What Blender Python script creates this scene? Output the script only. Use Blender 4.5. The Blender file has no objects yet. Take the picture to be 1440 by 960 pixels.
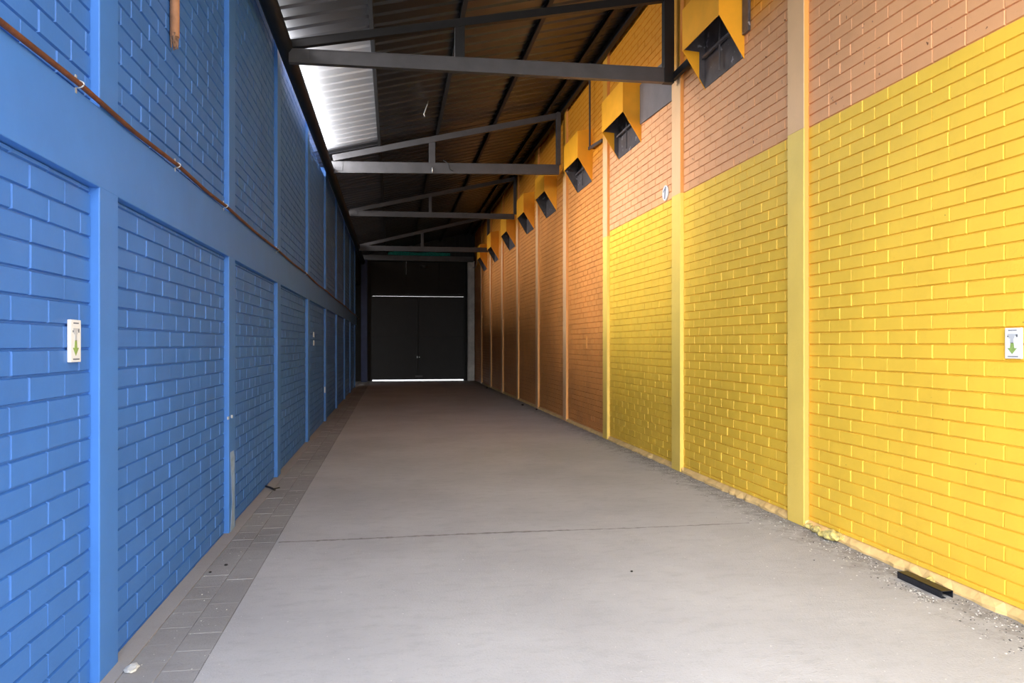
import bpy, bmesh, math, random
from mathutils import Vector, Matrix
random.seed(7)
SC = bpy.context.scene
COL = SC.collection
R = math.radians

# ------------------------------------------------------------------ materials
def mat(name, color, rough=0.7, metal=0.0, vary=0.0, vscale=3.0, bump=0.0, bscale=60.0,
        emit=None, spec=0.5, dark=None, speck=None):
    """painted / bare surface: base colour, soft variation, fine bump, optional specks"""
    m = bpy.data.materials.new(name); m.use_nodes = True
    nt = m.node_tree; N = nt.nodes; L = nt.links
    b = N['Principled BSDF']
    b.inputs['Roughness'].default_value = rough
    b.inputs['Metallic'].default_value = metal
    b.inputs['Specular IOR Level'].default_value = spec
    tc = N.new('ShaderNodeTexCoord')
    c = (*color, 1)
    b.inputs['Base Color'].default_value = c
    out = None
    if vary > 0:
        n = N.new('ShaderNodeTexNoise'); n.inputs['Scale'].default_value = vscale
        n.inputs['Detail'].default_value = 6; n.inputs['Roughness'].default_value = 0.6
        L.new(tc.outputs['Object'], n.inputs['Vector'])
        mx = N.new('ShaderNodeMix'); mx.data_type = 'RGBA'
        d = dark or tuple(x * (1 - vary) for x in color)
        mx.inputs['A'].default_value = (*d, 1)
        mx.inputs['B'].default_value = (*[min(1, x * (1 + vary * 0.35)) for x in color], 1)
        mr = N.new('ShaderNodeMapRange'); mr.inputs['From Min'].default_value = 0.3; mr.inputs['From Max'].default_value = 0.7
        L.new(n.outputs['Fac'], mr.inputs['Value']); L.new(mr.outputs['Result'], mx.inputs['Factor'])
        out = mx.outputs['Result']
    if speck:
        col2, sc, thr = speck
        v = N.new('ShaderNodeTexNoise'); v.inputs['Scale'].default_value = sc; v.inputs['Detail'].default_value = 3
        L.new(tc.outputs['Object'], v.inputs['Vector'])
        mr2 = N.new('ShaderNodeMapRange'); mr2.inputs['From Min'].default_value = thr; mr2.inputs['From Max'].default_value = thr + 0.02
        L.new(v.outputs['Fac'], mr2.inputs['Value'])
        mx2 = N.new('ShaderNodeMix'); mx2.data_type = 'RGBA'
        if out: L.new(out, mx2.inputs['A'])
        else: mx2.inputs['A'].default_value = c
        mx2.inputs['B'].default_value = (*col2, 1)
        L.new(mr2.outputs['Result'], mx2.inputs['Factor']); out = mx2.outputs['Result']
    if out: L.new(out, b.inputs['Base Color'])
    if bump > 0:
        n2 = N.new('ShaderNodeTexNoise'); n2.inputs['Scale'].default_value = bscale; n2.inputs['Detail'].default_value = 5
        L.new(tc.outputs['Object'], n2.inputs['Vector'])
        bp = N.new('ShaderNodeBump'); bp.inputs['Strength'].default_value = bump; bp.inputs['Distance'].default_value = 0.01
        L.new(n2.outputs['Fac'], bp.inputs['Height']); L.new(bp.outputs['Normal'], b.inputs['Normal'])
    return m

BLUE_C = (0.048, 0.180, 0.54)
M = {}
M['blue'] = mat('blue_paint', BLUE_C, 0.55, vary=0.14, vscale=1.6, bump=0.10, bscale=45)
M['blue_smooth'] = mat('blue_render', (0.056, 0.205, 0.59), 0.5, vary=0.10, vscale=2.2, bump=0.05, bscale=30)
M['yellow'] = mat('yellow_paint', (0.90, 0.575, 0.055), 0.55, vary=0.10, vscale=1.8, bump=0.14, bscale=55,
                  speck=((0.40, 0.24, 0.03), 23.0, 0.745))
M['yellow_smooth'] = mat('yellow_render', (0.96, 0.68, 0.14), 0.5, vary=0.08, vscale=2.0, bump=0.14, bscale=50)
M['orange'] = mat('orange_paint', (0.80, 0.40, 0.18), 0.55, vary=0.12, vscale=1.5, bump=0.14, bscale=55,
                  speck=((0.22, 0.08, 0.03), 19.0, 0.715))
M['orange_deep'] = mat('deep_orange_paint', (0.74, 0.30, 0.07), 0.5, vary=0.16, vscale=1.2, bump=0.14, bscale=55,
                  speck=((0.22, 0.08, 0.03), 16.0, 0.76))
M['orange_smooth'] = mat('orange_render', (0.88, 0.54, 0.27), 0.5, vary=0.08, vscale=2.0, bump=0.14, bscale=50)
M['orange_edge'] = mat('orange_edge_paint', (0.84, 0.38, 0.09), 0.5, bump=0.05)
M['hood'] = mat('hood_orange_enamel', (0.95, 0.41, 0.018), 0.4, vary=0.10, vscale=4, bump=0.03, bscale=12)
M['liner'] = mat('hood_dark_liner', (0.10, 0.085, 0.085), 0.42, vary=0.5, vscale=7, bump=0.15, bscale=14,
                 speck=((0.30, 0.29, 0.30), 9.0, 0.66))
M['greypanel'] = mat('grey_board', (0.17, 0.145, 0.14), 0.6, vary=0.2, vscale=3, bump=0.05)
M['steel'] = mat('truss_grey_paint', (0.085, 0.082, 0.085), 0.42, metal=0.25, vary=0.2, vscale=5, bump=0.05, bscale=25)
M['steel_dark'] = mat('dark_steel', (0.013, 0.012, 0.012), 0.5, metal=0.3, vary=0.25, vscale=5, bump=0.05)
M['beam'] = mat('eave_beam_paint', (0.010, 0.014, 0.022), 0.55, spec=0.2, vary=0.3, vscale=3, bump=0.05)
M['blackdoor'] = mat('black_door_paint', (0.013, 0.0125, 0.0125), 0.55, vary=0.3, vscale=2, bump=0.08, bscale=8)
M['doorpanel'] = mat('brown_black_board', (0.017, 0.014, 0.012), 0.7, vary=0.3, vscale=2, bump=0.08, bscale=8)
M['cementcol'] = mat('cement_column', (0.80, 0.79, 0.73), 0.8, vary=0.3, vscale=2.5, bump=0.2, bscale=20)
M['footing'] = mat('peach_footing', (0.84, 0.58, 0.25), 0.8, vary=0.22, vscale=9, bump=0.35, bscale=30)
M['rust'] = mat('rusty_conduit', (0.17, 0.055, 0.025), 0.6, metal=0.2, vary=0.5, vscale=9, bump=0.2, bscale=60)
M['zinc'] = mat('zinc_clamp', (0.60, 0.62, 0.62), 0.35, metal=0.6)
M['wood'] = mat('raw_brown_wood', (0.50, 0.24, 0.12), 0.65, vary=0.3, vscale=12, bump=0.3, bscale=40)
M['woodend'] = mat('splintered_wood', (0.30, 0.17, 0.11), 0.9, vary=0.6, vscale=40, bump=0.6, bscale=90)
M['white'] = mat('white_plastic', (0.80, 0.80, 0.80), 0.4)
M['navy'] = mat('navy_paint', (0.035, 0.05, 0.13), 0.6, vary=0.3, vscale=3)
M['text'] = mat('grey_print', (0.16, 0.17, 0.20), 0.6)
M['lightprint'] = mat('pale_grey_print', (0.50, 0.52, 0.56), 0.6)
M['green'] = mat('green_print', (0.30, 0.44, 0.12), 0.6, vary=0.3, vscale=60)
M['black'] = mat('black_rubbish', (0.012, 0.011, 0.012), 0.5, vary=0.3, vscale=20)
M['plaster'] = mat('plaster_chunk', (0.70, 0.68, 0.64), 0.9, vary=0.2, vscale=30, bump=0.5, bscale=60)
M['rubble'] = mat('yellow_rubble', (0.80, 0.66, 0.20), 0.9, vary=0.4, vscale=25, bump=0.6, bscale=50, dark=(0.16, 0.14, 0.09))
M['teal'] = mat('teal_net', (0.02, 0.42, 0.34), 0.8, vary=0.7, vscale=20)
M['chan'] = mat('black_channel', (0.022, 0.024, 0.035), 0.4, metal=0.4, vary=0.4, vscale=14, bump=0.2)
M['patch'] = mat('worn_pale_patch', (0.30, 0.42, 0.62), 0.8, vary=0.3, vscale=12, bump=0.2)
M['cable'] = mat('pale_cable', (0.45, 0.45, 0.47), 0.5)
M['fleck'] = mat('pale_grit', (0.62, 0.60, 0.57), 0.9, vary=0.3, vscale=80)
M['fleckdark'] = mat('dark_grit', (0.10, 0.095, 0.09), 0.9, vary=0.3, vscale=80)

def golden_top(m, upper, z0, z1):
    """blends the base colour to a golden tone across z0..z1 with a soft noisy edge"""
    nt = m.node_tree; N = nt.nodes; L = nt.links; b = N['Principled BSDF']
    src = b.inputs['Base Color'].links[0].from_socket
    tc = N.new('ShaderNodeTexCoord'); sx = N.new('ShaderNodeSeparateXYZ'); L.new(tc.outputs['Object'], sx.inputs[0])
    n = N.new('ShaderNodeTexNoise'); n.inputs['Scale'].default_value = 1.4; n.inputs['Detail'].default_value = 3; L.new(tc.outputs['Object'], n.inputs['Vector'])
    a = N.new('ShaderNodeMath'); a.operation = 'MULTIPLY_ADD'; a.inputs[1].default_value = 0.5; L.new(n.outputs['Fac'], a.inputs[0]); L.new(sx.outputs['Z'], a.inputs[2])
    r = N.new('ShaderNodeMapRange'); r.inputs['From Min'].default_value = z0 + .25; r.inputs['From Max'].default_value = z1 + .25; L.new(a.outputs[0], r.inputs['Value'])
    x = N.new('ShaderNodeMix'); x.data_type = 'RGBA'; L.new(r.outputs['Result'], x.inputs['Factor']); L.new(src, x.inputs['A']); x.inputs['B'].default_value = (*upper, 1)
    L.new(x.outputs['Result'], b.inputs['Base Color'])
golden_top(M['orange'], (0.72, 0.27, 0.010), 4.75, 5.05)  # orange shifts to a golden tone towards the wall top
golden_top(M['orange_deep'], (0.74, 0.28, 0.014), 4.75, 5.05)
golden_top(M['orange_smooth'], (0.72, 0.32, 0.03), 4.85, 5.15)

def floor_mat(name, base, dusty, dark, bumpk=0.3, edge=False):
    m = bpy.data.materials.new(name); m.use_nodes = True
    nt = m.node_tree; N = nt.nodes; L = nt.links; b = N['Principled BSDF']
    b.inputs['Roughness'].default_value = 0.85; b.inputs['Specular IOR Level'].default_value = 0.25
    tc = N.new('ShaderNodeTexCoord')
    def noise(s, d=6, r=0.6, stretch=None):
        n = N.new('ShaderNodeTexNoise'); n.inputs['Scale'].default_value = s; n.inputs['Detail'].default_value = d; n.inputs['Roughness'].default_value = r
        if stretch:
            mp = N.new('ShaderNodeMapping'); mp.inputs['Scale'].default_value = stretch
            L.new(tc.outputs['Object'], mp.inputs['Vector']); L.new(mp.outputs['Vector'], n.inputs['Vector'])
        else: L.new(tc.outputs['Object'], n.inputs['Vector'])
        return n
    def ramp(src, a, z):
        mr = N.new('ShaderNodeMapRange'); mr.inputs['From Min'].default_value = a; mr.inputs['From Max'].default_value = z
        L.new(src, mr.inputs['Value']); return mr.outputs['Result']
    def mix(f, A, B, k=1.0):
        mx = N.new('ShaderNodeMix'); mx.data_type = 'RGBA'
        if k != 1.0:
            mm = N.new('ShaderNodeMath'); mm.operation = 'MULTIPLY'; mm.inputs[1].default_value = k
            L.new(f, mm.inputs[0]); f = mm.outputs[0]
        L.new(f, mx.inputs['Factor'])
        for nme, v in (('A', A), ('B', B)):
            if isinstance(v, tuple): mx.inputs[nme].default_value = (*v, 1)
            else: L.new(v, mx.inputs[nme])
        return mx.outputs['Result']
    big = noise(0.7, 5); mid = noise(9, 8, 0.7, (0.6, 1.2, 1)); fine = noise(70, 4)
    c1 = mix(ramp(big.outputs['Fac'], 0.35, 0.65), base, dusty)
    c2 = mix(ramp(mid.outputs['Fac'], 0.50, 0.78), c1, dark, 0.34)
    c3 = mix(ramp(fine.outputs['Fac'], 0.58, 0.80), c2, dark, 0.5)
    sp = noise(38, 2, 0.5)
    c4 = mix(ramp(sp.outputs['Fac'], 0.735, 0.76), c3, (0.72, 0.70, 0.68), 0.8)
    if edge:   # dirt worn along the foot of the right-hand wall
        sx = N.new('ShaderNodeSeparateXYZ'); L.new(tc.outputs['Object'], sx.inputs[0])
        er = noise(7, 8, 0.75)
        ad = N.new('ShaderNodeMath'); ad.operation = 'MULTIPLY_ADD'; ad.inputs[1].default_value = 1.6
        L.new(er.outputs['Fac'], ad.inputs[0]); L.new(sx.outputs['X'], ad.inputs[2])
        c4 = mix(ramp(ad.outputs[0], 4.05, 4.35), c4, (0.17, 0.155, 0.14), 0.6)
    L.new(c4, b.inputs['Base Color'])
    ad2 = N.new('ShaderNodeMath'); ad2.operation = 'ADD'
    L.new(mid.outputs['Fac'], ad2.inputs[0]); L.new(fine.outputs['Fac'], ad2.inputs[1])
    bp = N.new('ShaderNodeBump'); bp.inputs['Strength'].default_value = bumpk; bp.inputs['Distance'].default_value = 0.012
    L.new(ad2.outputs[0], bp.inputs['Height']); L.new(bp.outputs['Normal'], b.inputs['Normal'])
    return m
M['floor'] = floor_mat('worn_concrete', (0.415, 0.40, 0.41), (0.495, 0.48, 0.49), (0.25, 0.24, 0.24), 0.35, True)
M['paver'] = floor_mat('worn_pavers', (0.27, 0.255, 0.255), (0.36, 0.345, 0.345), (0.17, 0.16, 0.155), 0.4)
M['jointfill'] = mat('joint_dirt', (0.29, 0.265, 0.26), 0.95, vary=0.4, vscale=30)
M['cement'] = floor_mat('cement_strip', (0.34, 0.315, 0.31), (0.38, 0.355, 0.345), (0.25, 0.23, 0.22), 0.15)

def roof_mat(name='old_zinc_sheet', ca=(0.025, 0.025, 0.028, 1), cb=(0.10, 0.10, 0.104, 1)):
    m = bpy.data.materials.new(name); m.use_nodes = True
    nt = m.node_tree; N = nt.nodes; L = nt.links; b = N['Principled BSDF']
    tc = N.new('ShaderNodeTexCoord')
    mp = N.new('ShaderNodeMapping'); mp.inputs['Scale'].default_value = (0.15, 1.1, 0.0)
    L.new(tc.outputs['Object'], mp.inputs['Vector'])
    n = N.new('ShaderNodeTexNoise'); n.inputs['Scale'].default_value = 1.3; n.inputs['Detail'].default_value = 5
    L.new(mp.outputs['Vector'], n.inputs['Vector'])
    mx = N.new('ShaderNodeMix'); mx.data_type = 'RGBA'
    mx.inputs['A'].default_value = ca; mx.inputs['B'].default_value = cb
    L.new(n.outputs['Fac'], mx.inputs['Factor']); L.new(mx.outputs['Result'], b.inputs['Base Color'])
    b.inputs['Metallic'].default_value = 0.75; b.inputs['Roughness'].default_value = 0.36
    n2 = N.new('ShaderNodeTexNoise'); n2.inputs['Scale'].default_value = 5; n2.inputs['Detail'].default_value = 4
    L.new(tc.outputs['Object'], n2.inputs['Vector'])
    bp = N.new('ShaderNodeBump'); bp.inputs['Strength'].default_value = 0.12; bp.inputs['Distance'].default_value = 0.02
    L.new(n2.outputs['Fac'], bp.inputs['Height']); L.new(bp.outputs['Normal'], b.inputs['Normal'])
    return m
M['roof'] = roof_mat()
M['roof_grey'] = roof_mat('grey_zinc_sheet', (0.08, 0.08, 0.09, 1), (0.20, 0.20, 0.21, 1))
M['roof_new'] = roof_mat('new_zinc_sheet', (0.50, 0.50, 0.52, 1), (0.72, 0.72, 0.74, 1))

# ------------------------------------------------------------------ mesh helpers
class MB:
    def __init__(s): s.v = []; s.f = []; s.mi = []; s.smooth = []
    def quad(s, pts, mi=0, smooth=False):
        n = len(s.v); s.v += [tuple(p) for p in pts]; s.f.append(tuple(range(n, n + len(pts)))); s.mi.append(mi); s.smooth.append(smooth)
    def box(s, x0, x1, y0, y1, z0, z1, mi=0, bev=0.0):
        bm = bmesh.new(); bmesh.ops.create_cube(bm, size=1)
        for v in bm.verts:
            v.co = Vector((x0 + (v.co.x + .5) * (x1 - x0), y0 + (v.co.y + .5) * (y1 - y0), z0 + (v.co.z + .5) * (z1 - z0)))
        if bev: bmesh.ops.bevel(bm, geom=list(bm.edges), offset=bev, segments=2, affect='EDGES', profile=0.6)
        s.add(bm, mi); bm.free()
    def add(s, bm, mi=0, smooth=False):
        n = len(s.v); bm.verts.ensure_lookup_table(); bm.verts.index_update()
        s.v += [tuple(v.co) for v in bm.verts]
        for f in bm.faces:
            s.f.append(tuple(n + v.index for v in f.verts)); s.mi.append(mi); s.smooth.append(smooth)
    def bar(s, a, b, w, h, mi=0, bev=0.004, up=(0, 0, 1)):
        """rectangular bar a->b; w across (perpendicular to up), h along up"""
        a = Vector(a); b = Vector(b); d = b - a; l = d.length; d.normalize()
        up = Vector(up); side = d.cross(up).normalized(); upp = side.cross(d).normalized()
        bm = bmesh.new(); bmesh.ops.create_cube(bm, size=1)
        for v in bm.verts:
            v.co = a + d * ((v.co.x + .5) * l) + side * (v.co.y * w) + upp * (v.co.z * h)
        if bev: bmesh.ops.bevel(bm, geom=list(bm.edges), offset=bev, segments=2, affect='EDGES', profile=0.6)
        s.add(bm, mi); bm.free()
    def channel(s, a, b, w, h, t=0.008, mi=0, open_dir=1, up=(0, 0, 1)):
        """C-section a->b: web facing one way, flanges going the other"""
        a = Vector(a); b = Vector(b); d = (b - a).normalized(); up = Vector(up)
        side = d.cross(up).normalized() * open_dir; upp = up - d * up.dot(d); upp.normalize()
        s.bar(a - side * (w / 2 - t / 2), b - side * (w / 2 - t / 2), t, h, mi, 0.0, up)
        for k in (-1, 1):
            o = upp * (k * (h / 2 - t / 2))
            s.bar(a + o, b + o, w, t, mi, 0.0, up)
            q = upp * (k * (h / 2 - 0.012)) + side * (w / 2 - t / 2)
            s.bar(a + q, b + q, t, 0.024, mi, 0.0, up)
    def tube(s, pts, r, seg=12, mi=0, caps=True):
        pts = [Vector(p) for p in pts]; rs = r if isinstance(r, (list, tuple)) else [r] * len(pts)
        n0 = len(s.v); prev = None
        for i, p in enumerate(pts):
            if i == 0: d = pts[1] - p
            elif i == len(pts) - 1: d = p - pts[i - 1]
            else: d = pts[i + 1] - pts[i - 1]
            d.normalize()
            ref = Vector((0, 0, 1)) if abs(d.z) < 0.9 else Vector((1, 0, 0))
            u = d.cross(ref).normalized(); w = u.cross(d).normalized()
            for k in range(seg):
                an = 2 * math.pi * k / seg
                s.v.append(tuple(p + (u * math.cos(an) + w * math.sin(an)) * rs[i]))
        for i in range(len(pts) - 1):
            for k in range(seg):
                a = n0 + i * seg + k; b = n0 + i * seg + (k + 1) % seg
                s.f.append((a, b, b + seg, a + seg)); s.mi.append(mi); s.smooth.append(True)
        if caps:
            s.f.append(tuple(range(n0 + seg - 1, n0 - 1, -1))); s.mi.append(mi); s.smooth.append(False)
            e = n0 + (len(pts) - 1) * seg
            s.f.append(tuple(range(e, e + seg))); s.mi.append(mi); s.smooth.append(False)
    def prism(s, pts2, fn, d0, d1, mi=0):
        """closed outline pts2, fn(p, d)->3d, extruded d0..d1"""
        n = len(s.v); k = len(pts2)
        s.v += [tuple(fn(p, d0)) for p in pts2] + [tuple(fn(p, d1)) for p in pts2]
        s.f.append(tuple(range(n, n + k))); s.f.append(tuple(range(n + 2 * k - 1, n + k - 1, -1)))
        s.mi += [mi, mi]; s.smooth += [False, False]
        for i in range(k):
            j = (i + 1) % k
            s.f.append((n + i, n + k + i, n + k + j, n + j)); s.mi.append(mi); s.smooth.append(False)
    def rock(s, c, r, mi=0, sq=(1, 1, .6), sub=1, rnd=None):
        rnd = rnd or random
        bm = bmesh.new(); bmesh.ops.create_icosphere(bm, subdivisions=sub, radius=1)
        for v in bm.verts:
            k = 0.72 + rnd.random() * 0.5
            v.co = Vector((c[0] + v.co.x * r * sq[0] * k, c[1] + v.co.y * r * sq[1] * k, max(c[2] - r * sq[2] * .9 + 0, c[2] + v.co.z * r * sq[2] * k)))
        s.add(bm, mi); bm.free()
    def build(s, name, mats, parent=None, fix=False):
        me = bpy.data.meshes.new(name)
        me.from_pydata(s.v, [], s.f); 
        if not isinstance(mats, (list, tuple)): mats = [mats]
        for m in mats: me.materials.append(m)
        me.polygons.foreach_set('material_index', s.mi)
        me.polygons.foreach_set('use_smooth', s.smooth)
        me.update()
        if fix:
            bm = bmesh.new(); bm.from_mesh(me); bmesh.ops.recalc_face_normals(bm, faces=bm.faces); bm.to_mesh(me); bm.free()
        o = bpy.data.objects.new(name, me); COL.objects.link(o)
        if parent:
            o.parent = parent
            o.matrix_parent_inverse = Matrix.Translation(parent.location).inverted()
        return o
def tag(o, label=None, cat=None, group=None, kind=None):
    if label: o['label'] = label
    if cat: o['category'] = cat
    if group: o['group'] = group
    if kind: o['kind'] = kind
    return o
def empty(name, loc, label, cat, group=None, kind=None):
    o = bpy.data.objects.new(name, None); COL.objects.link(o); o.location = loc
    o.empty_display_size = 0.1
    return tag(o, label, cat, group, kind)

# ------------------------------------------------------------------ dimensions
XL, XLF = -1.405, -1.365        # left brick face / pilaster face
XR, XRF = 3.605, 3.56          # right brick face / pilaster face
Y0, YE = 1.0, 33.0             # mouth of the passage / end wall
BAND0, BAND1 = 2.34, 2.715
LP = [(0.75, 1.1), (3.79, 4.03), (6.62, 6.87), (9.32, 9.57), (12.59, 12.84), (15.91, 16.15), (19.02, 19.27), (22.2, 22.44), (25.15, 25.39), (28.2, 28.44)]
RP = [(2.95, 3.23), (6.06, 6.335), (8.91, 9.20), (12.14, 12.40), (15.15, 15.43), (18.2, 18.48), (21.2, 21.48), (24.25, 24.53), (27.22, 27.50), (30.15, 30.43)]
def roof_z(x): return 5.45 + 0.237 * (x + 1.25)

# ------------------------------------------------------------------ brickwork
def bricks(mb, xf, sgn, ya, yb, za, zb, h, ln, phase, rnd, matfn, zoff=0.0, ch=0.0060, dp=0.014):
    """real bricks: chamfered faces standing proud of recessed joints. sgn=+1 faces +X"""
    g = 0.0030
    k0 = int(math.floor((za - zoff) / h)); k = k0
    base = xf - sgn * dp
    while zoff + k * h < zb - 0.004:
        z0 = max(za, zoff + k * h); z1 = min(zb, zoff + (k + 1) * h)
        if z1 - z0 < 0.012: k += 1; continue
        off = phase + (0.5 * ln if k % 2 else 0.0) + rnd.uniform(-0.006, 0.006)
        cuts = []; n = int(math.floor((ya - off) / ln)); y = off + n * ln
        while y < yb:
            if y > ya + 0.03 and y < yb - 0.03: cuts.append(y + rnd.uniform(-0.006, 0.006))
            if rnd.random() < 0.012: y += ln * 0.5
            else: y += ln
        ys = [ya] + cuts + [yb]
        for i in range(len(ys) - 1):
            y0, y1 = ys[i], ys[i + 1]
            if y1 - y0 < 0.02: continue
            if rnd.random() < 0.03 and i < len(ys) - 2: pass
            mi = matfn((y0 + y1) / 2, (z0 + z1) / 2)
            f = xf + rnd.uniform(-0.0016, 0.0012)
            tl = rnd.uniform(-0.0012, 0.0012)
            a0, a1, b0, b1 = y0 + g, y1 - g, z0 + g, z1 - g
            c0, c1, d0, d1 = a0 + ch, a1 - ch, b0 + ch, b1 - ch
            O = [(base, y0, z0), (base, y1, z0), (base, y1, z1), (base, y0, z1)]
            A = [(base, a0, b0), (base, a1, b0), (base, a1, b1), (base, a0, b1)]
            F = [(f + tl, c0, d0), (f - tl, c1, d0), (f - tl, c1, d1), (f + tl, c0, d1)]
            if sgn > 0: order = lambda q: q
            else: order = lambda q: q[::-1]
            n0 = len(mb.v); mb.v += O + A + F
            def addf(ix):
                ix = tuple(n0 + j for j in ix)
                mb.f.append(ix if sgn > 0 else ix[::-1]); mb.mi.append(mi); mb.smooth.append(False)
            addf((8, 9, 10, 11))
            for j in range(4):
                l = (j + 1) % 4
                addf((4 + j, 4 + l, 8 + l, 8 + j)); addf((j, l, 4 + l, 4 + j))
        k += 1

# left wall: brick panels between the pilasters, lower and upper tier
wl = empty('wall_left', (XL, 17, 0), 'blue painted brick wall on the left with pilasters and a flat band', 'wall', kind='structure')
rnd = random.Random(3)
mb = MB()
def bays(P, y0, y1):
    out = []; y = y0
    for a, b in P:
        if a > y: out.append((y, a))
        y = b
    if y < y1: out.append((y, y1))
    return out
LY1 = 29.3
for i, (a, b) in enumerate(bays([p for p in LP if p[0] > 1], 1.0, LY1)):
    ph = {0: 3.351 - 0.31 * 8, 1: 4.278}.get(i, a + 0.1)
    bricks(mb, XL, 1, a, b, 0, BAND0, 0.1045, 0.31, ph, rnd, lambda y, z: 0, zoff=0.012, ch=0.0046, dp=0.012)
    top = 5.10 if 13.3 < (a + b) / 2 < 15.0 else 5.26
    bricks(mb, XL, 1, a, b, BAND1, top, 0.1045, 0.31, ph + 0.07, rnd, lambda y, z: 0, zoff=0.03, ch=0.0046, dp=0.012)
mb.build('brickwork', M['blue'], wl)
b_ = MB()
for q0, q1, qz in ((1.0, 12.85, 5.26), (12.85, 15.9, 5.10), (15.9, LY1, 5.27)): b_.box(XL - 0.2, XL - 0.0145, q0, q1, 0, qz)
b_.build('wall_core', M['blue'], wl)
for a, b in LP[1:]:
    m_ = MB(); top = 5.27
    m_.box(XL - 0.05, XLF, a, b, 0, BAND0 + 0.01, bev=0.006)
    m_.box(XL - 0.05, XLF, a, b, BAND1 - 0.01, top, bev=0.006)
    m_.build('pilaster', M['blue_smooth'], wl)
m_ = MB(); m_.box(XL - 0.05, XLF + 0.001, 1.0, LY1, BAND0, BAND1, bev=0.006)
m_.build('band_beam', M['blue_smooth'], wl)
# dark doorway niche near the far end, then the free blue pier beside the door
m_ = MB(); m_.box(XL - 0.35, XL - 0.30, LY1 - 0.01, YE, 0, 5.27); m_.box(XL - 0.31, XL, LY1, YE, 4.15, 5.27)
m_.build('niche_back', M['blackdoor'], wl)

# right wall
wr = empty('wall_right', (XR, 17, 0), 'orange painted brick wall on the right with a yellow lower part near the front', 'wall', kind='structure')
def rmat(y, z): return (1 if z < 3.50 else 0) if y < 12.3 else 2
rnd = random.Random(5)
mb = MB(); FT = 0.058
for i, (a, b) in enumerate(bays([p for p in RP], 1.0, YE)):
    ph = {0: 4.059 - 0.3 * 12, 1: 4.059 - 0.3 * 12}.get(i, a + 0.12)
    bricks(mb, XR, -1, a, b, FT, 6.62, 0.1, 0.302, ph, rnd, rmat, ch=0.0042, dp=0.012)
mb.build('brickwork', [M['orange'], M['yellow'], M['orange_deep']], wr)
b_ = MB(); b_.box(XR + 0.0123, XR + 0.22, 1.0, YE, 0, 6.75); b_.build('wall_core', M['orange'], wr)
for i, (a, b) in enumerate(RP):
    m_ = MB(); near = b < 12.5
    zb = 3.50 if i < 3 else 3.42
    def post(z0, z1, mf, ms):
        # front slab plus the narrow side towards the passage mouth, painted separately
        m_.box(XRF, XR + 0.05, a + 0.002, b, z0, z1, mf, 0.004)
        m_.box(XRF + 0.006, XR + 0.05, a, a + 0.004, z0, z1, ms)
    if near:
        post(0, zb, 1, {1: 2, 2: 1, 3: 1}.get(i, 1)); post(zb, 6.62, 0, 2)
    else: post(0, 6.62, 0, 2)
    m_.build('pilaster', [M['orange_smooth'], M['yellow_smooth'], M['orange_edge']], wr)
# rough footing strip along the foot of the wall (crumbling edge)
rnd = random.Random(9)
for (a, b) in bays(RP, 1.0, 12.14):
    m_ = MB(); y = a; pts = []
    while y < b:
        pts.append((y, XR - 0.030 - rnd.random() * 0.028, FT - 0.022 - rnd.random() * 0.02)); y += 0.06 + rnd.random() * 0.05
    pts.append((b, XR - 0.03, FT))
    for p, q in zip(pts, pts[1:]):
        m_.quad([(p[1], p[0], 0), (p[1], p[0], p[2] - .006), (q[1], q[0], q[2] - .006), (q[1], q[0], 0)])
        m_.quad([(p[1], p[0], p[2] - .006), (XR + .01, p[0], FT + .002), (XR + .01, q[0], FT + .002), (q[1], q[0], q[2] - .006)])
    m_.build('footing', M['footing'], wr)
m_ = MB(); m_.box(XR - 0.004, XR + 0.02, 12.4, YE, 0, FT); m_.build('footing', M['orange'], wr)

# ------------------------------------------------------------------ floor
m_ = MB()
# slab in two pours with an open joint across
def slab(x0, x1, y0, y1, z=0.0): m_.box(x0, x1, y0, y1, z - 0.2, z, 0)
XS = -0.93
def patch(x0, x1, y0, y1, nx, ny, z=0.0):
    for i in range(nx):
        for j in range(ny):
            a0 = x0 + (x1 - x0) * i / nx; a1 = x0 + (x1 - x0) * (i + 1) / nx
            c0 = y0 + (y1 - y0) * j / ny; c1 = y0 + (y1 - y0) * (j + 1) / ny
            m_.quad([(a0, c0, z), (a1, c0, z), (a1, c1, z), (a0, c1, z)])
slab(XS, XR + 0.22, -14, 40)
m_.box(-14, XS - 0.5, -14, 0.99, -0.2, -0.004); m_.box(XR + 0.22, 16, -14, 0.99, -0.2, -0.004); m_.box(XS - 0.51, XS, -14, 0.99, -0.2, -0.004)
m_.box(-14, XS, YE + .2, 40, -0.2, -0.002); m_.box(-1.9, XL - 0.02, 29.1, YE + .2, -0.2, -0.002)
tag(m_.build('floor', M['floor']), 'worn grey concrete floor of the passage', 'floor', kind='structure')
m_ = MB(); rnd = random.Random(11)
m_.box(XL - 0.02, XS, 1.0, YE, -0.2, -0.006)
y = 1.0
while y < YE:
    for cx0, cx1 in ((-1.30, -1.12), (-1.12, XS - 0.003)):
        yy = y + (0.11 if cx0 < -1.2 else 0)
        z = rnd.uniform(-0.0030, 0.0012)
        m_.box(cx0 + 0.002, cx1 - 0.002, yy + 0.0018, yy + 0.2382, -0.05, z, 0, 0.0035)
    y += 0.24
tag(m_.build('trim_1', M['paver']), 'strip of grey pavers beside the left wall', 'paving', kind='structure')
m_ = MB(); m_.box(XL - 0.02, -1.30, 1.0, YE, -0.1, 0.002)
tag(m_.build('trim_2', M['cement']), 'smooth cement strip at the foot of the left wall', 'paving', kind='structure')

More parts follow.
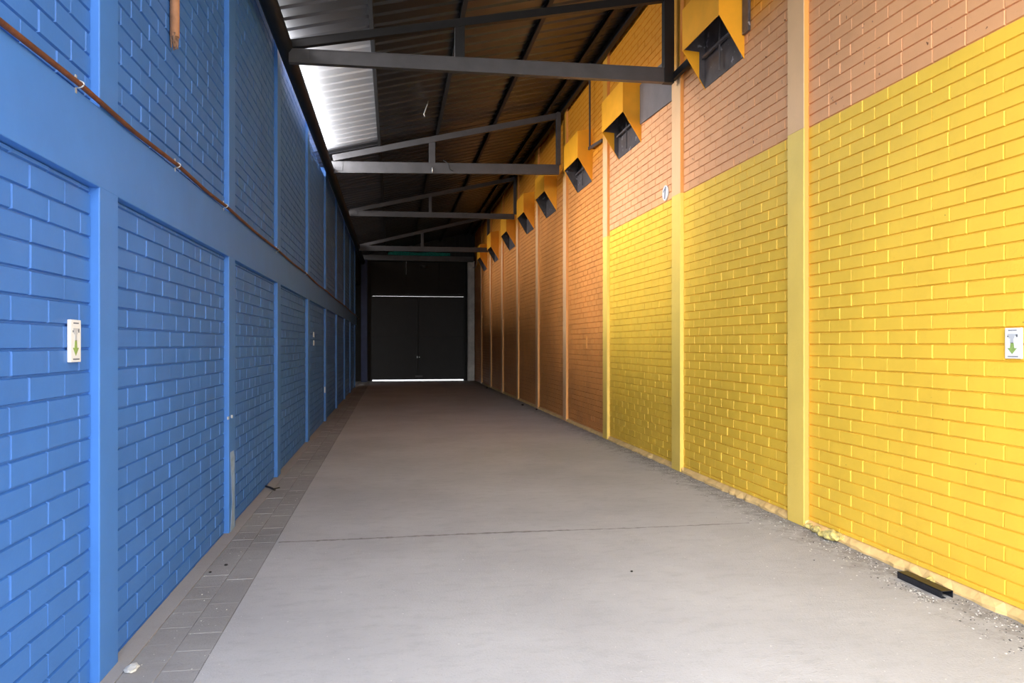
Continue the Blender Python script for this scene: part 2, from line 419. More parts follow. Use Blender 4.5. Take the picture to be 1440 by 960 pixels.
# ragged filled joint across the slab
m_ = MB(); rnd = random.Random(14); x = XS + .02; lo = []; hi = []
while x < 3.2:
    c_ = 6.27 + 0.012 * math.sin(x * 2.1) + rnd.uniform(-.006, .006); w_ = rnd.uniform(.008, .026) * (1.0 if x < 1.5 else .6)
    lo.append((x, c_ - w_)); hi.append((x, c_ + w_)); x += rnd.uniform(.015, .05)
for i in range(len(lo) - 1):
    m_.quad([(lo[i][0], lo[i][1], .0012), (lo[i + 1][0], lo[i + 1][1], .0012), (hi[i + 1][0], hi[i + 1][1], .0012), (hi[i][0], hi[i][1], .0012)])
tag(m_.build('trim_3', M['jointfill']), 'ragged dark joint line across the concrete floor', 'floor joint', kind='structure')

# ------------------------------------------------------------------ ceiling (ribbed sheet, ribs run up the slope)
m_ = MB(); prof = []; y = 0.8; pitch = 0.30
while y < 33.2:
    prof += [(y, 0.0), (y + 0.20, 0.0), (y + 0.225, 0.028), (y + 0.265, 0.028), (y + 0.29, 0.0)]
    y += pitch
xs = [-1.64, -0.26, 1.6, 3.85]
for j in range(len(xs) - 1):
    for (ya, da), (yb, db) in zip(prof, prof[1:]):
        for s_ in (0,):
            m_.quad([(xs[j], ya, roof_z(xs[j]) + da), (xs[j], yb, roof_z(xs[j]) + db), (xs[j + 1], yb, roof_z(xs[j + 1]) + db), (xs[j + 1], ya, roof_z(xs[j + 1]) + da)],
                   (0 if abs((ya + yb) / 2 - 12.52) < 0.02 else 2 if 10.1 < (ya + yb) / 2 < 15.1 else 1) if j == 0 else 0)
o = m_.build('ceiling', [M['roof'], M['roof_grey'], M['roof_new']])
sm = o.modifiers.new('t', 'SOLIDIFY'); sm.thickness = 0.0015; sm.offset = 1
tag(o, 'ribbed dark metal roof sheeting sloping down to the left', 'ceiling', kind='structure')

# ------------------------------------------------------------------ purlins
for x, lab in ((-0.26, 'dark steel purlin under the roof, second from the blue wall'), (0.90, 'dark steel purlin running along the middle of the roof'),
               (2.08, 'dark steel purlin under the roof between the middle one and the yellow wall'), (3.16, 'dark steel purlin nearest the orange wall top')):
    m_ = MB(); zc = roof_z(x) - 0.055
    m_.channel((x, 1.2, zc), (x, 32.9, zc), 0.055, 0.10, 0.006, open_dir=-1)
    tag(m_.build('roof_purlin', M['steel_dark']), lab, 'beam', 'purlins under the roof sheeting')
m_ = MB(); zc = roof_z(3.5) - 0.08
m_.box(3.46, 3.54, 1.0, 32.9, zc - 0.07, zc + 0.05, bev=0.004)
tag(m_.build('wall_plate', M['steel_dark']), 'dark steel wall plate where the roof meets the orange wall', 'beam')

# eave beam (round-edged dark box gutter) along the blue wall top
m_ = MB(); m_.tube([(-1.235, 1.0, 5.06), (-1.235, 9, 5.06), (-1.235, 20, 5.07), (-1.235, 32.27, 5.08)], 0.088, 20)
ob = m_.build('eave_pipe', M['beam']); tag(ob, 'long dark round pipe running along the top of the blue wall', 'pipe')

# ------------------------------------------------------------------ trusses
def truss(Y, low, up, mid, post, label, width=0.08, dark=False, bracket=False):
    root = empty('roof_truss', (1.0, Y, 4.9), label, 'truss', 'steel roof trusses spanning the passage')
    mt = M['steel']
    (xa, za, ha), (xb, zb, hb) = low
    c = MB(); 
    # bottom chord: tapered web + flanges
    c.prism([(xa, za - ha / 2), (xb, zb - hb / 2), (xb, zb + hb / 2), (xa, za + ha / 2)], lambda p, d: (p[0], d, p[1]), Y - width / 2, Y - width / 2 + 0.01)
    c.prism([(xa, za - ha / 2 - .006), (xb, zb - hb / 2 - .006), (xb, zb - hb / 2 + .004), (xa, za - ha / 2 + .004)], lambda p, d: (p[0], d, p[1]), Y - width / 2 - 0.004, Y + width / 2)
    c.prism([(xa, za + ha / 2 - .004), (xb, zb + hb / 2 - .004), (xb, zb + hb / 2 + .006), (xa, za + ha / 2 + .006)], lambda p, d: (p[0], d, p[1]), Y - width / 2 - 0.004, Y + width / 2)
    c.build('bottom_chord', mt, root, fix=True)
    (xc, zc), (xd, zd), hh = up
    c = MB(); c.bar((xc, Y + 0.0, zc), (xd, Y + 0.0, zd), width * 0.9, hh, bev=0.004); c.build('top_chord', M['steel_dark'] if dark else mt, root)
    def zup(x): return zc + (zd - zc) * (x - xc) / (xd - xc)
    def zlo(x): return za + (zb - za) * (x - xa) / (xb - xa) + ha / 2
    c = MB(); c.box(mid[0], mid[1], Y - 0.03, Y + 0.03, zlo(mid[0]), zup(mid[0]) - hh / 2 + .02, bev=0.004); c.build('middle_post', M['steel_dark'] if dark else mt, root)
    c = MB(); c.box(post[0], post[1], Y - 0.05, Y + 0.05, zlo(post[0]) - (ha + 0.02 if bracket else 0), post[2], bev=0.004); c.build('end_post', M['steel_dark'] if dark else mt, root)
    c = MB()   # gusset plate where the chords meet, with bolts
    c.box(xa + 0.02, xa + 0.22, Y - width / 2 - 0.008, Y - width / 2 - 0.002, za - ha * 0.3, za + ha * 0.45, bev=0.002)
    for k in range(2):
        c.tube([(xa + 0.07 + k * 0.1, Y - width / 2 - 0.016, za), (xa + 0.07 + k * 0.1, Y - width / 2 - 0.002, za)], 0.009, 6)
    c.build('gusset_plate', mt, root)
    if bracket:
        c = MB(); c.bar((post[1], Y - 0.02, zb - 0.02), (XR - 0.03, Y - 0.62, zb + 0.06), 0.04, 0.09); c.build('wall_bracket', M['steel_dark'], root)
    return root
truss(9.0, ((-1.19, 4.955, .15), (3.44, 4.985, .17)), ((-1.17, 5.09), (3.44, 5.98), .095), (0.74, 0.86), (3.37, 3.50, 6.45),
      'nearest roof truss, dark steel, its right end post in front of a peach pilaster', dark=True, bracket=True)
truss(15.28, ((-1.20, 5.13, .215), (3.44, 5.25, .19)), ((-1.18, 5.31), (3.46, 6.385), .12), (0.73, 0.86), (3.38, 3.47, 6.45),
      'second roof truss from the front, grey steel with a bright left end')
truss(21.33, ((-1.20, 5.26, .14), (3.48, 5.29, .135)), ((-1.18, 5.32), (3.5, 6.39), .11), (1.02, 1.10), (3.46, 3.54, 6.45),
      'third roof truss from the front, slender grey steel')
truss(27.36, ((-1.20, 5.055, .17), (3.5, 5.08, .15)), ((-1.18, 5.13), (3.5, 6.31), .11), (1.02, 1.12), (3.45, 3.54, 6.45),
      'farthest roof truss, just before the black door wall')
# corner bracket on the orange wall between first and second truss
m_ = MB(); m_.bar((3.52, 13.1, 5.14), (3.52, 13.1, 6.47), 0.03, 0.03, up=(0, 1, 0)); m_.bar((3.52, 13.15, 5.15), (3.58, 12.48, 5.12), 0.03, 0.05)
m_.bar((3.50, 13.1, 5.15), (3.61, 13.1, 5.15), 0.03, 0.03)
tag(m_.build('wall_bracket', M['steel']), 'thin grey steel bracket dropping from the roof to the orange wall beside a vent hood', 'bracket')
# wires twisted round members
def wire(name, pts, r, mt, label, cat): 
    w = MB(); w.tube(pts, r, 6); return tag(w.build(name, mt), label, cat)
wire('twisted_wire', [(1.02, 15.22, 5.35), (1.12, 15.22, 5.28), (1.15, 15.21, 5.16), (1.22, 15.2, 5.13)], 0.008, M['steel_dark'], 'dark wire hanging over the bottom chord of the second truss', 'wire')
wire('twisted_wire', [(0.80, 15.226, 5.19), (0.80, 15.226, 5.08)], 0.012, M['zinc'], 'short pale wire tail below the middle post of the second truss', 'wire')
wire('twisted_wire', [(0.62, 13.2, 5.88), (0.60, 13.2, 5.80), (0.545, 13.2, 5.64), (0.56, 13.2, 5.60)], 0.010, M['zinc'], 'short pale wire curling down under the roof between first and second truss', 'wire')

# ------------------------------------------------------------------ vent hoods
HO = 3.33
hoods = [(7.27, 8.25, 'nearest orange vent hood, open black underside, beside the nearest truss post'),
         (10.52, 11.62, 'second orange vent hood from the front, beside the grey wall board'),
         (13.22, 14.32, 'third orange vent hood from the front, next to the thin wall bracket'),
         (16.24, 17.33, 'fourth orange vent hood from the front, just past the second truss'),
         (18.90, 19.95, 'fifth orange vent hood from the front, before the third truss'),
         (21.85, 23.0, 'sixth orange vent hood from the front, just past the third truss'),
         (25.40, 26.38, 'seventh orange vent hood, with the last truss right behind it'),
         (28.6, 29.6, 'farthest orange vent hood, half hidden near the black end wall')]
for i, (a, b, lab) in enumerate(hoods):
    root = empty('vent_hood', (XR, a, 4.57), lab, 'vent hood', 'orange sheet metal vent hoods on the right wall')
    zt, zo, zw = 5.47, 5.0, 4.56
    if i > 4: zo -= 0.05; zw -= 0.06; zt -= 0.03
    t = 0.008
    side = [(HO, zo), (XR, zw), (XR, zt + 0.05), (HO, zt)]
    for nm, y in (('side_panel', a), ('side_panel', b - t)):
        c = MB(); c.prism(side, lambda p, d: (p[0], d, p[1]), y, y + t); c.build(nm, M['hood'], root, fix=True)
    c = MB(); c.box(HO - t, HO, a, b, zo, zt, bev=0.002); c.build('front_panel', M['hood'], root)
    c = MB(); c.prism([(HO - t, zt), (XR, zt + 0.05), (XR, zt + 0.06), (HO - t, zt + 0.01)], lambda p, d: (p[0], d, p[1]), a, b); c.build('top_panel', M['hood'], root, fix=True)
    # dark lining: back, top, far cheek and near cheek, set in from the orange sheet
    c = MB(); e = 0.012
    c.box(XR - 0.012, XR - 0.002, a + e, b - e, zw + 0.02, zt - 0.01)
    c.box(HO + 0.004, XR - 0.01, a + e, b - e, zt - 0.03, zt - 0.02)
    c.box(HO + 0.003, HO + 0.008, a + e, b - e, zo + 0.015, zt - 0.02)
    up_ = 0.16 if i < 2 else 0.02
    far = [(HO + 0.004, zo + 0.015), (XR - 0.08 if i < 2 else XR - 0.012, zo + 0.0 if i < 2 else zw + up_), (XR - 0.08 if i < 2 else XR - 0.012, zw + 0.14 if i < 2 else zw + up_ + .01), (XR - 0.012, zw + 0.03), (XR - 0.012, zt - 0.03), (HO + 0.004, zt - 0.03)]
    c.prism(far, lambda p, d: (p[0], d, p[1]), b - e - 0.004, b - e)
    nearp = [(HO + 0.004, zo + 0.015), (XR - 0.012, zw + 0.03), (XR - 0.012, zt - 0.03), (HO + 0.004, zt - 0.03)]
    c.prism(nearp, lambda p, d: (p[0], d, p[1]), a + e, a + e + 0.004)
    c.build('lining', M['liner'], root, fix=True)
    if i < 3:
        c = MB(); c.bar((XR - 0.05, a + 0.05, zw + 0.36), (XR - 0.05, b - 0.05, zw + 0.36), 0.02, 0.03); c.bar((XR - 0.05, (a + b) / 2, zw + 0.05), (XR - 0.05, (a + b) / 2, zt - 0.05), 0.02, 0.02, up=(0, 1, 0))
        c.build('louvre_frame', M['liner'], root)
# grey board and a narrow dark strip on the wall beside the hoods
rb = random.Random(4)
m_ = MB(); pts = [(9.21, 4.77), (10.64, 4.83)] + [(10.64 + rb.uniform(-.015, .02), 4.83 + k * 0.06) for k in range(1, 10)] + [(10.62, 5.40), (9.8, 5.40), (9.21, 5.36)]
m_.prism(pts, lambda p, d: (d, p[0], p[1]), XR - 0.022, XR - 0.001)
tag(m_.build('wall_board_and_strip', M['greypanel'], fix=True), 'plain grey-brown board on the orange wall beside the second vent hood', 'board')
m_ = MB(); m_.box(XR - 0.03, XR - 0.001, 7.13, 7.262, 4.80, 6.3, bev=0.003)
tag(m_.build('wall_board_and_strip', M['liner']), 'narrow black strip on the orange wall beside the nearest vent hood', 'board')

# ------------------------------------------------------------------ conduit with clamps on the blue band
cd = empty('conduit_pipe', (-1.35, 3, 2.73), 'thin rust-brown conduit pipe running along the top of the blue band', 'pipe')
m_ = MB(); rnd = random.Random(2); P = []
for y, z in ((1.0, 2.715), (2.8, 2.722), (3.516, 2.735), (4.2, 2.722), (5.02, 2.738), (5.8, 2.722), (6.4, 2.732), (7.67, 2.716), (9.2, 2.722), (10.6, 2.708), (12.15, 2.722), (14, 2.69), (16, 2.705), (18.5, 2.68), (22, 2.70), (25, 2.66), (28, 2.67), (31, 2.64)):
    P.append((-1.348, y, z))
m_.tube(P, 0.0125, 10); m_.build('pipe', M['rust'], cd)
for y, z in ((3.516, 2.735), (5.02, 2.738), (6.4, 2.732), (9.2, 2.722), (12.15, 2.722)):
    c = MB(); n = 8
    arc = [(-1.366 + 0.036 * math.sin(math.pi * k / n), y, z + 0.017 * math.cos(math.pi * k / n) ) for k in range(n + 1)]
    arc = [(-1.366, y, z + 0.036)] + arc + [(-1.366, y, z - 0.034)]
    c.tube(arc, 0.0036, 6); c.box(-1.366, -1.362, y - 0.008, y + 0.008, z + 0.018, z + 0.04); c.box(-1.366, -1.362, y - 0.008, y + 0.008, z - 0.04, z - 0.018)
    tag(c.build('clamp', M['zinc'], cd), 'zinc pipe clamp')

# wooden stick hanging on blue wall
wd = empty('wooden_stick', (-1.36, 5.0, 3.47), 'brown wooden stick with a splintered lower end hanging against the upper blue wall', 'stick')
m_ = MB(); m_.tube([(-1.372, 5.045, 3.56), (-1.372, 5.045, 4.2), (-1.375, 5.035, 5.0)], [0.030, 0.028, 0.027], 6); m_.build('shaft', M['wood'], wd)
m_ = MB(); rnd = random.Random(8)
for k in range(9):
    an = k * 0.7; r_ = 0.017
    x, y = -1.372 + r_ * math.cos(an) * (0.4 + .6 * (k % 2)), 5.045 + r_ * math.sin(an) * 1.2
    m_.tube([(x, y, 3.58), (x + rnd.uniform(-.004, .004), y + rnd.uniform(-.004, .004), 3.475 + rnd.uniform(0, .05))], [0.011, 0.004], 5)
tag(m_.build('broken_end', M['woodend'], wd), 'grey splintered end')

# ------------------------------------------------------------------ signs
def bait_sign(x, sgn, ya, yb, z0, z1, label):
    """small white plate; print: a heading bar, a pale T shape with two grey ends, green down arrow, foot line"""
    root = empty('direction_plate', (x, (ya + yb) / 2, z0), label, 'sign')
    th = 0.016
    c = MB(); c.box(min(x, x + sgn * th), max(x, x + sgn * th), ya, yb, z0, z1, bev=0.003); c.build('plate', M['white'], root)
    w = yb - ya; h = z1 - z0
    def pr(name, pts, mt):
        # pts in plate coords u 0..1 (left to right as read), v 0..1 upward
        q = MB()
        for poly in pts:
            q.prism([(ya + (1 - u if sgn > 0 else u) * 0 + ((u if sgn > 0 else 1 - u)) * w, z0 + v * h) for u, v in poly],
                    lambda p, d: (d, p[0], p[1]), x + sgn * th, x + sgn * (th + 0.0012))
        q.build(name, mt, root, fix=True)
    rect = lambda u0, v0, u1, v1: [(u0, v0), (u1, v0), (u1, v1), (u0, v1)]
    pr('heading_print', [rect(.24 + k * .075, .905, .24 + k * .075 + .055, .935) for k in range(7)], M['text'])
    pr('foot_print', [rect(.20 + k * .08, .055, .20 + k * .08 + .062, .085) for k in range(8)], M['text'])
    pr('pictogram', [rect(.18, .74, .80, .80), rect(.26, .66, .62, .74), rect(.36, .50, .56, .66)], M['lightprint'])
    pr('pictogram_end', [rect(.16, .70, .24, .75)], M['text']); pr('pictogram_end', [rect(.72, .70, .80, .78)], M['text'])
    pr('arrow', [[(.38, .52), (.56, .52), (.60, .34), (.76, .34), (.47, .15), (.18, .34), (.34, .34)]], M['green'])
    return root
bait_sign(XL, 1, 3.53, 3.637, 1.521, 1.709, 'small white plate with a green down arrow on the blue wall')
bait_sign(XR, -1, 3.80, 3.915, 1.516, 1.697, 'small white plate with a green down arrow on the yellow wall')
ds = empty('number_disc', (XR, 9.5, 3.53), 'round white disc with a dark figure 1 beside a peach pilaster on the right wall', 'sign')
c = MB(); cy, cz = 9.50, 3.615; rr = 0.10
c.tube([(XR - 0.001, cy, cz), (XR - 0.022, cy, cz)], rr, 32)
o = c.build('disc', M['white'], ds)
c = MB(); F = lambda p, d: (d, p[0], p[1])
one = [(9.455, 3.675), (9.475, 3.69), (9.52, 3.54), (9.50, 3.535)]
c.prism([(cy - 0.045, cz + 0.07), (cy - 0.012, cz + 0.08), (cy + 0.028, cz - 0.075), (cy - 0.002, cz - 0.08)], F, XR - 0.025, XR - 0.0215)
c.prism([(cy - 0.035, cz + 0.08), (cy - 0.02, cz + 0.055), (cy + 0.055, cz + 0.012), (cy + 0.06, cz + 0.03)], F, XR - 0.025, XR - 0.0215)
c.build('figure', M['text'], ds, fix=True)

# little fittings on walls
def small(name, x0, x1, ya, yb, z0, z1, mt, label, cat, bev=0.003):
    c = MB(); c.box(x0, x1, ya, yb, z0, z1, bev=bev); 
    return tag(c.build(name, mt), label, cat)
small('wall_tag', XL, XL + 0.012, 13.77, 13.87, 1.73, 1.82, M['white'], 'upper of two small white tags on the far blue wall', 'tag')
small('wall_tag', XL, XL + 0.012, 13.77, 13.87, 1.58, 1.67, M['white'], 'lower of two small white tags on the far blue wall', 'tag')
small('wall_hook', XLF, XLF + 0.02, 15.52, 15.56, 0.62, 0.74, M['zinc'], 'small pale metal fitting low on a far blue pilaster', 'hook')
small('wall_socket', XLF, XLF + 0.012, 6.53, 6.57, 0.97, 0.995, M['zinc'], 'left one of two tiny screws on the second blue pilaster', 'screw', 0.002)
small('wall_socket', XLF, XLF + 0.012, 6.68, 6.71, 0.97, 0.995, M['zinc'], 'right one of two tiny screws on the second blue pilaster', 'screw', 0.002)
small('wall_tag', XR - 0.012, XR, 13.60, 13.66, 1.52, 1.76, M['orange_edge'], 'thin upright pale strip on the brown brick past the last yellow pilaster', 'tag')

# worn plaster patch at foot of second blue pilaster
c = MB(); c.prism([(6.66, 0.0), (6.83, 0.0), (6.83, 0.62), (6.79, 0.68), (6.66, 0.68), (6.70, 0.45), (6.73, 0.25)], lambda p, d: (d, p[0], p[1]), XLF - 0.002, XLF + 0.002)
c.build('worn_patch', M['patch'], wl, fix=True)

# ------------------------------------------------------------------ end wall with black double door
D0, D1, DT = -0.92, 3.16, 3.70
wb = empty('wall_back', (1.2, YE, 0), 'dark end wall above and beside the black double door', 'wall', kind='structure')
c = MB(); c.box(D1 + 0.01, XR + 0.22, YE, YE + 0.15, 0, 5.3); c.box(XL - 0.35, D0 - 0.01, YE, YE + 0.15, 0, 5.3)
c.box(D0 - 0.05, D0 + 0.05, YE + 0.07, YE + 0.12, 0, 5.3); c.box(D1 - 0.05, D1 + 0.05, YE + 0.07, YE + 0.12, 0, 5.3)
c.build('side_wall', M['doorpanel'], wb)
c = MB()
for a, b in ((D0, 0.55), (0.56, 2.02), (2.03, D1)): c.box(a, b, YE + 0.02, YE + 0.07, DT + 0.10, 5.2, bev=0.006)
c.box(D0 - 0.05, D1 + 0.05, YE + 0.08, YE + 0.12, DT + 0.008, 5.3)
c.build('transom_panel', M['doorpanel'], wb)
c = MB()   # gable of upright dark cladding above the header beam
x = -1.9
while x < 3.8:
    z1 = roof_z(x) + 0.02
    c.prism([(x, 5.15), (x + .19, 5.15), (x + .19, roof_z(x + .19) + .02), (x, z1)], lambda p, d: (p[0], d, p[1]), YE + 0.05, YE + 0.06)
    c.prism([(x + .08, 5.15), (x + .11, 5.15), (x + .11, roof_z(x + .11) + .02), (x + .08, roof_z(x + .08) + .02)], lambda p, d: (p[0], d, p[1]), YE + 0.03, YE + 0.05)
    x += 0.19
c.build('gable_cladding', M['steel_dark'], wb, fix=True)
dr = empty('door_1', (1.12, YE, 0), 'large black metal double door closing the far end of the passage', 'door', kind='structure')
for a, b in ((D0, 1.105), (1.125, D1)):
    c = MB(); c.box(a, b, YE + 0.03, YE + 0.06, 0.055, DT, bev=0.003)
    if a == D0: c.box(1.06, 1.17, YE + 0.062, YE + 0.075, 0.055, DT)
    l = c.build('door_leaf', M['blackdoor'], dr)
    for (x0, x1, z0, z1) in ((a, b, 0.06, 0.14), (a, b, DT - 0.08, DT), (a, b, 1.90, 1.97), (a, a + 0.07, 0.06, DT), (b - 0.07, b, 0.06, DT)):
        pass
    c = MB()
    for (x0, x1, z0, z1) in ((a, b, 0.06, 0.14), (a, b, DT - 0.08, DT - .005), (a, b, 1.90, 1.97), (a, a + 0.07, 0.14, DT - .08), (b - 0.07, b, 0.14, DT - .08)):
        c.box(x0, x1, YE + 0.005, YE + 0.03, z0, z1, bev=0.003)
    f = c.build('leaf_frame', M['blackdoor'], dr)
c = MB(); c.box(1.05, 1.09, YE - 0.03, YE + 0.005, 1.0, 1.08, bev=0.004); c.tube([(1.16, YE + 0.004, 1.04), (1.16, YE - 0.05, 1.04)], 0.022, 10)
tag(c.build('door_handle', M['zinc'], dr), 'small bright lock')
c = MB(); c.box(0.98, 1.30, YE - 0.02, YE + 0.004, 0.16, 0.24, bev=0.004); c.build('floor_bolt', M['steel'], dr)
c = MB(); c.box(D0, D1, YE - 0.05, YE - 0.02, DT + 0.075, DT + 0.105, bev=0.003)
for xx in (-0.8, 0.7, 2.9): c.box(xx, xx + .2, YE - 0.06, YE + 0.03, DT + 0.105, DT + 0.15, bev=0.003)
tag(c.build('door_track', M['steel_dark'], dr), 'dark sliding rail above the doors')
# header beam across the end
c = MB(); c.box(-1.32, 3.50, 32.45, 32.62, 5.20, 5.42, bev=0.004)
tag(c.build('header_beam', M['steel']), 'grey steel header beam crossing above the black door', 'beam')
c = MB(); c.prism([(-0.2, 5.50), (0.6, 5.47), (1.0, 5.49), (1.6, 5.46), (2.5, 5.49), (2.5, 5.60), (1.7, 5.64), (1.1, 5.60), (0.2, 5.66), (-0.2, 5.6)], lambda p, d: (p[0], d, p[1]), 32.85, 32.9)
tag(c.build('netting_roll', M['teal'], fix=True), 'strip of teal netting above the header beam at the far end', 'netting')
c = MB(); c.box(3.27, 3.555, 32.62, 32.95, 0, 5.25, bev=0.008)
tag(c.build('cement_column', M['cementcol']), 'bare grey cement column right of the black door', 'column')
c = MB(); c.box(-1.32, -1.06, 32.3, 32.95, 0, 5.2, bev=0.01)
tag(c.build('blue_pier', M['navy']), 'dark blue painted pier left of the black door', 'column')
c = MB(); c.tube([(1.357, 32.95, 5.02), (1.357, 32.82, 5.00)], [0.03, 0.03], 10); c.tube([(1.357, 32.80, 5.03), (1.357, 32.80, 4.95)], [0.08, 0.16], 16)
tag(c.build('wall_lamp', M['steel']), 'small grey lamp shade on the wall above the black door', 'lamp')
wire('hanging_cable', [(0.585, 32.7, 5.22), (0.58, 32.7, 5.0), (0.59, 32.7, 4.85), (0.585, 32.7, 4.62)], 0.014, M['cable'], 'pale cable end hanging above the black door', 'cable')
wire('looped_cable', [(3.45, 32.4, 4.95), (3.55, 32.3, 4.93), (3.57, 31.9, 5.05), (3.55, 31.6, 5.25)], 0.014, M['cable'], 'pale looped cable between the cement column and the orange wall', 'cable')

# ------------------------------------------------------------------ things on the floor
c = MB(); a = Vector((3.452, 4.64, 0.036)); b = Vector((3.447, 4.19, 0.036)); wI = 0.10; hI = 0.066; t = 0.008
xa_, xb_, ya_, yb_, hh_ = 3.415, 3.495, 4.215, 4.635, 0.046
c.box(xa_, xa_ + 0.005, ya_, yb_, 0.001, hh_, bev=0.0015); c.box(xb_ - 0.005, xb_, ya_, yb_, 0.001, hh_, bev=0.0015)
c.box(xa_, xb_, ya_, yb_, hh_ - 0.005, hh_, bev=0.0015); c.box(xa_, xa_ + 0.03, ya_, yb_, 0.0, 0.005, bev=0.001)
o = c.build('steel_channel', M['chan']); o.location = (0, 0, 0)
tag(o, 'short black hollow steel channel lying at the foot of the yellow wall', 'steel channel')
rk = random.Random(21)
def rock_thing(name, x, y, r, mt, label, cat, group=None, sq=(1, 1.2, .6), sub=2):
    c = MB(); c.rock((x, y, r * sq[2] * .9), r, 0, sq, sub, rk); return tag(c.build(name, mt), label, cat, group)
rock_thing('plaster_chunk', -1.262, 3.92, 0.036, M['plaster'], 'white plaster chunk at the foot of the nearest blue pilaster', 'rubble', sq=(.9, 1.5, .35))
for x, y, r, lab in ((3.55, 5.60, 0.075, 'largest yellow rubble lump at the foot of the right wall'),
                     (3.54, 5.735, 0.04, 'small yellow rubble lump next to the largest one'),
                     (3.55, 5.855, 0.05, 'yellow rubble lump midway between the pilaster and the largest lump'),
                     (3.575, 5.985, 0.045, 'yellow rubble lump right beside the nearest yellow pilaster'),
                     (3.565, 4.50, 0.035, 'pale rubble lump behind the black steel channel')):
    rock_thing('rubble_lump', x, y, r, M['rubble'], lab, 'rubble', 'rubble lumps along the yellow wall')
c = MB(); c.tube([(-1.40, 8.69, .012), (-1.34, 8.6, .014), (-1.27, 8.47, .010)], 0.011, 6); c.tube([(-1.30, 8.52, .012), (-1.24, 8.60, .008)], 0.006, 5)
tag(c.build('twig', M['black']), 'dark broken twig on the floor by the third blue pilaster', 'twig')
for x, y, r, lab in ((-1.262, 5.50, .010, 'left one of two tiny black scraps on the pavers by the blue wall'), (-1.19, 5.66, .012, 'right one of two tiny black scraps on the pavers by the blue wall'),
                     (3.36, 19.25, .035, 'black lump on the floor near the far orange wall'), (3.47, 17.9, .028, 'small black lump at the foot of a far orange pilaster'),
                     (3.40, 27.0, .04, 'farthest black lump on the floor by the brown wall'), (1.66, 5.05, .010, 'tiny dark scrap on the open concrete floor')):
    rock_thing('black_scrap', x, y, r, M['black'], lab, 'scrap', 'black scraps on the floor')
# grit (uncountable)
def grit(name, n, mt, label, seed, zone):
    g = random.Random(seed); c = MB()
    for k in range(n):
        x, y, r = zone(g)
        bm = bmesh.new(); bmesh.ops.create_icosphere(bm, subdivisions=1, radius=1)
        sx, sy, sz = r * g.uniform(.7, 1.4), r * g.uniform(.7, 1.8), r * g.uniform(.3, .7)
        for v in bm.verts:
            kk = g.uniform(.75, 1.2); v.co = Vector((x + v.co.x * sx * kk, y + v.co.y * sy * kk, sz * .6 + v.co.z * sz * kk))
        c.add(bm); bm.free()
    tag(c.build(name, mt), label, 'grit', kind='stuff')
def z_right(g):
    y = 3.4 + 9 * g.random() ** 1.6; x = min(XR - 0.05 - abs(g.gauss(0, .16)), 3.53)
    if 4.18 < y < 4.67: x = min(x, 3.38 - g.random() * .1)
    return x, y, g.uniform(.002, .006)
def z_all(g):
    y = 3.0 + 22 * g.random() ** 2; x = g.uniform(-0.85, 3.4); return x, y, g.uniform(.001, .0035)
def z_left(g):
    y = 3.2 + 12 * g.random() ** 1.5; x = g.uniform(-1.3, -0.85); return x, y, g.uniform(.0015, .0045)
grit('wall_foot_grit', 900, M['fleck'], 'pale crumbled grit scattered along the foot of the yellow wall', 31, z_right)
grit('dark_grit', 600, M['fleckdark'], 'dark grit along the foot of the yellow wall', 32, z_right)
grit('floor_grit', 900, M['fleck'], 'fine pale grit scattered over the concrete floor', 33, z_all)
grit('paver_grit', 220, M['fleck'], 'pale crumbs scattered on the paver strip by the blue wall', 34, z_left)

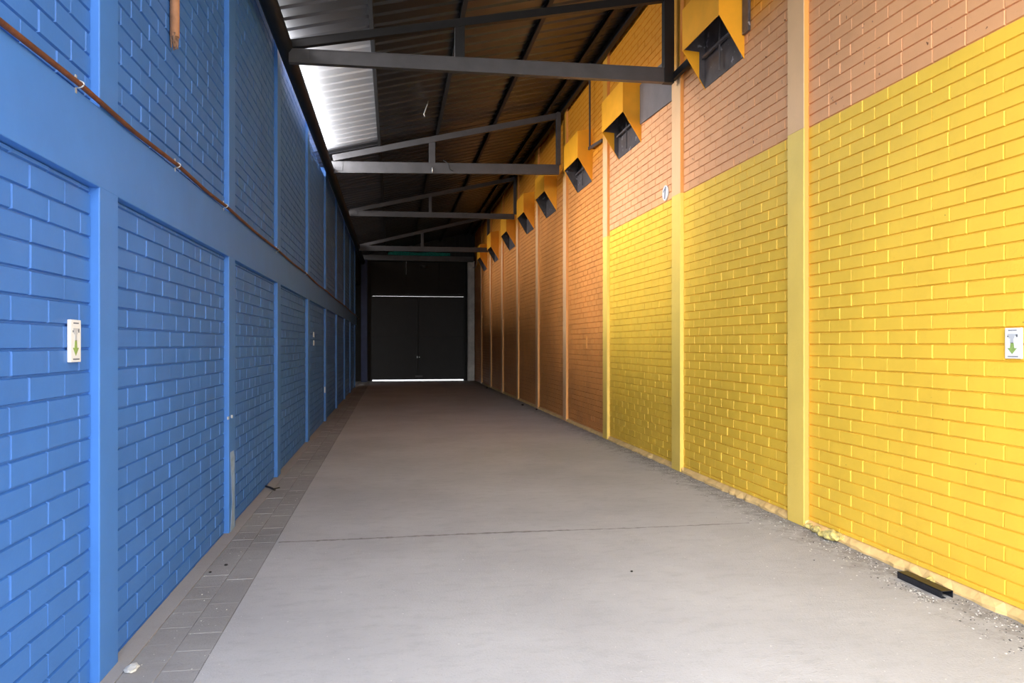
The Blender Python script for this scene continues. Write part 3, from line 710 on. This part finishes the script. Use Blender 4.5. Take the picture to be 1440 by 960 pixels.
# ------------------------------------------------------------------ light: open sky, low sun glow from the passage mouth
w = bpy.data.worlds.new('sky'); SC.world = w; w.use_nodes = True
nt = w.node_tree; N = nt.nodes; L = nt.links; bg = N['Background']
tc = N.new('ShaderNodeTexCoord'); sx = N.new('ShaderNodeSeparateXYZ'); L.new(tc.outputs['Generated'], sx.inputs[0])
cr = N.new('ShaderNodeValToRGB'); L.new(sx.outputs['Z'], cr.inputs['Fac'])
cr.color_ramp.elements[0].position = 0.0; cr.color_ramp.elements[0].color = (0.30, 0.29, 0.28, 1)
e1 = cr.color_ramp.elements.new(0.02); e1.color = (1.0, 1.0, 1.0, 1)
cr.color_ramp.elements[-1].position = 1.0; cr.color_ramp.elements[-1].color = (0.86, 0.93, 1.0, 1)
L.new(cr.outputs['Color'], bg.inputs['Color']); bg.inputs['Strength'].default_value = 4.6

def sun(name, d, strength, angle, color):
    l = bpy.data.lights.new(name, 'SUN'); l.energy = strength; l.angle = R(angle); l.color = color
    o = bpy.data.objects.new(name, l); COL.objects.link(o)
    o.rotation_euler = Vector(d).to_track_quat('-Z', 'Y').to_euler(); o.location = (1, -4, 6)
sun('sun_glow', (0.46, 1.0, -0.38), 2.6, 50, (1.0, 0.98, 0.96))
def area(name, loc, d, sx_, sy_, power, color, spread=180):
    l = bpy.data.lights.new(name, 'AREA'); l.shape = 'RECTANGLE'; l.size = sx_; l.size_y = sy_; l.energy = power; l.color = color; l.spread = R(spread)
    o = bpy.data.objects.new(name, l); COL.objects.link(o); o.location = loc
    o.rotation_euler = Vector(d).to_track_quat('-Z', 'Y').to_euler()
# daylight entering through the open eave above the blue wall
area('eave_daylight', (-1.35, 12.3, 5.27), (1.0, 0, 0.42), 5.6, 0.07, 130, (0.97, 0.98, 1.0))
area('eave_skylight', (-1.39, 12.0, 5.33), (1.0, 0, -0.38), 7.0, 0.10, 60, (1.0, 0.97, 1.0), 52)
area('eave_skylight', (-1.39, 23.0, 5.33), (1.0, 0, -0.20), 12.5, 0.10, 48, (1.0, 0.97, 1.0), 50)

cam = bpy.data.cameras.new('camera'); co = bpy.data.objects.new('camera', cam); COL.objects.link(co)
F_ = 1050.0; th = math.atan(168 / F_)
cam.sensor_width = 36; cam.lens = 36 * F_ / 1440; cam.shift_y = 4 / 1440; cam.clip_start = 0.05
co.location = (0, 0, 1.6); co.rotation_euler = (R(90), 0, -th)
SC.camera = co
SC.view_settings.view_transform = 'Standard'; SC.view_settings.look = 'None'
SC.view_settings.exposure = 0.34; SC.view_settings.gamma = 1.0; SC.view_settings.use_curve_mapping = False
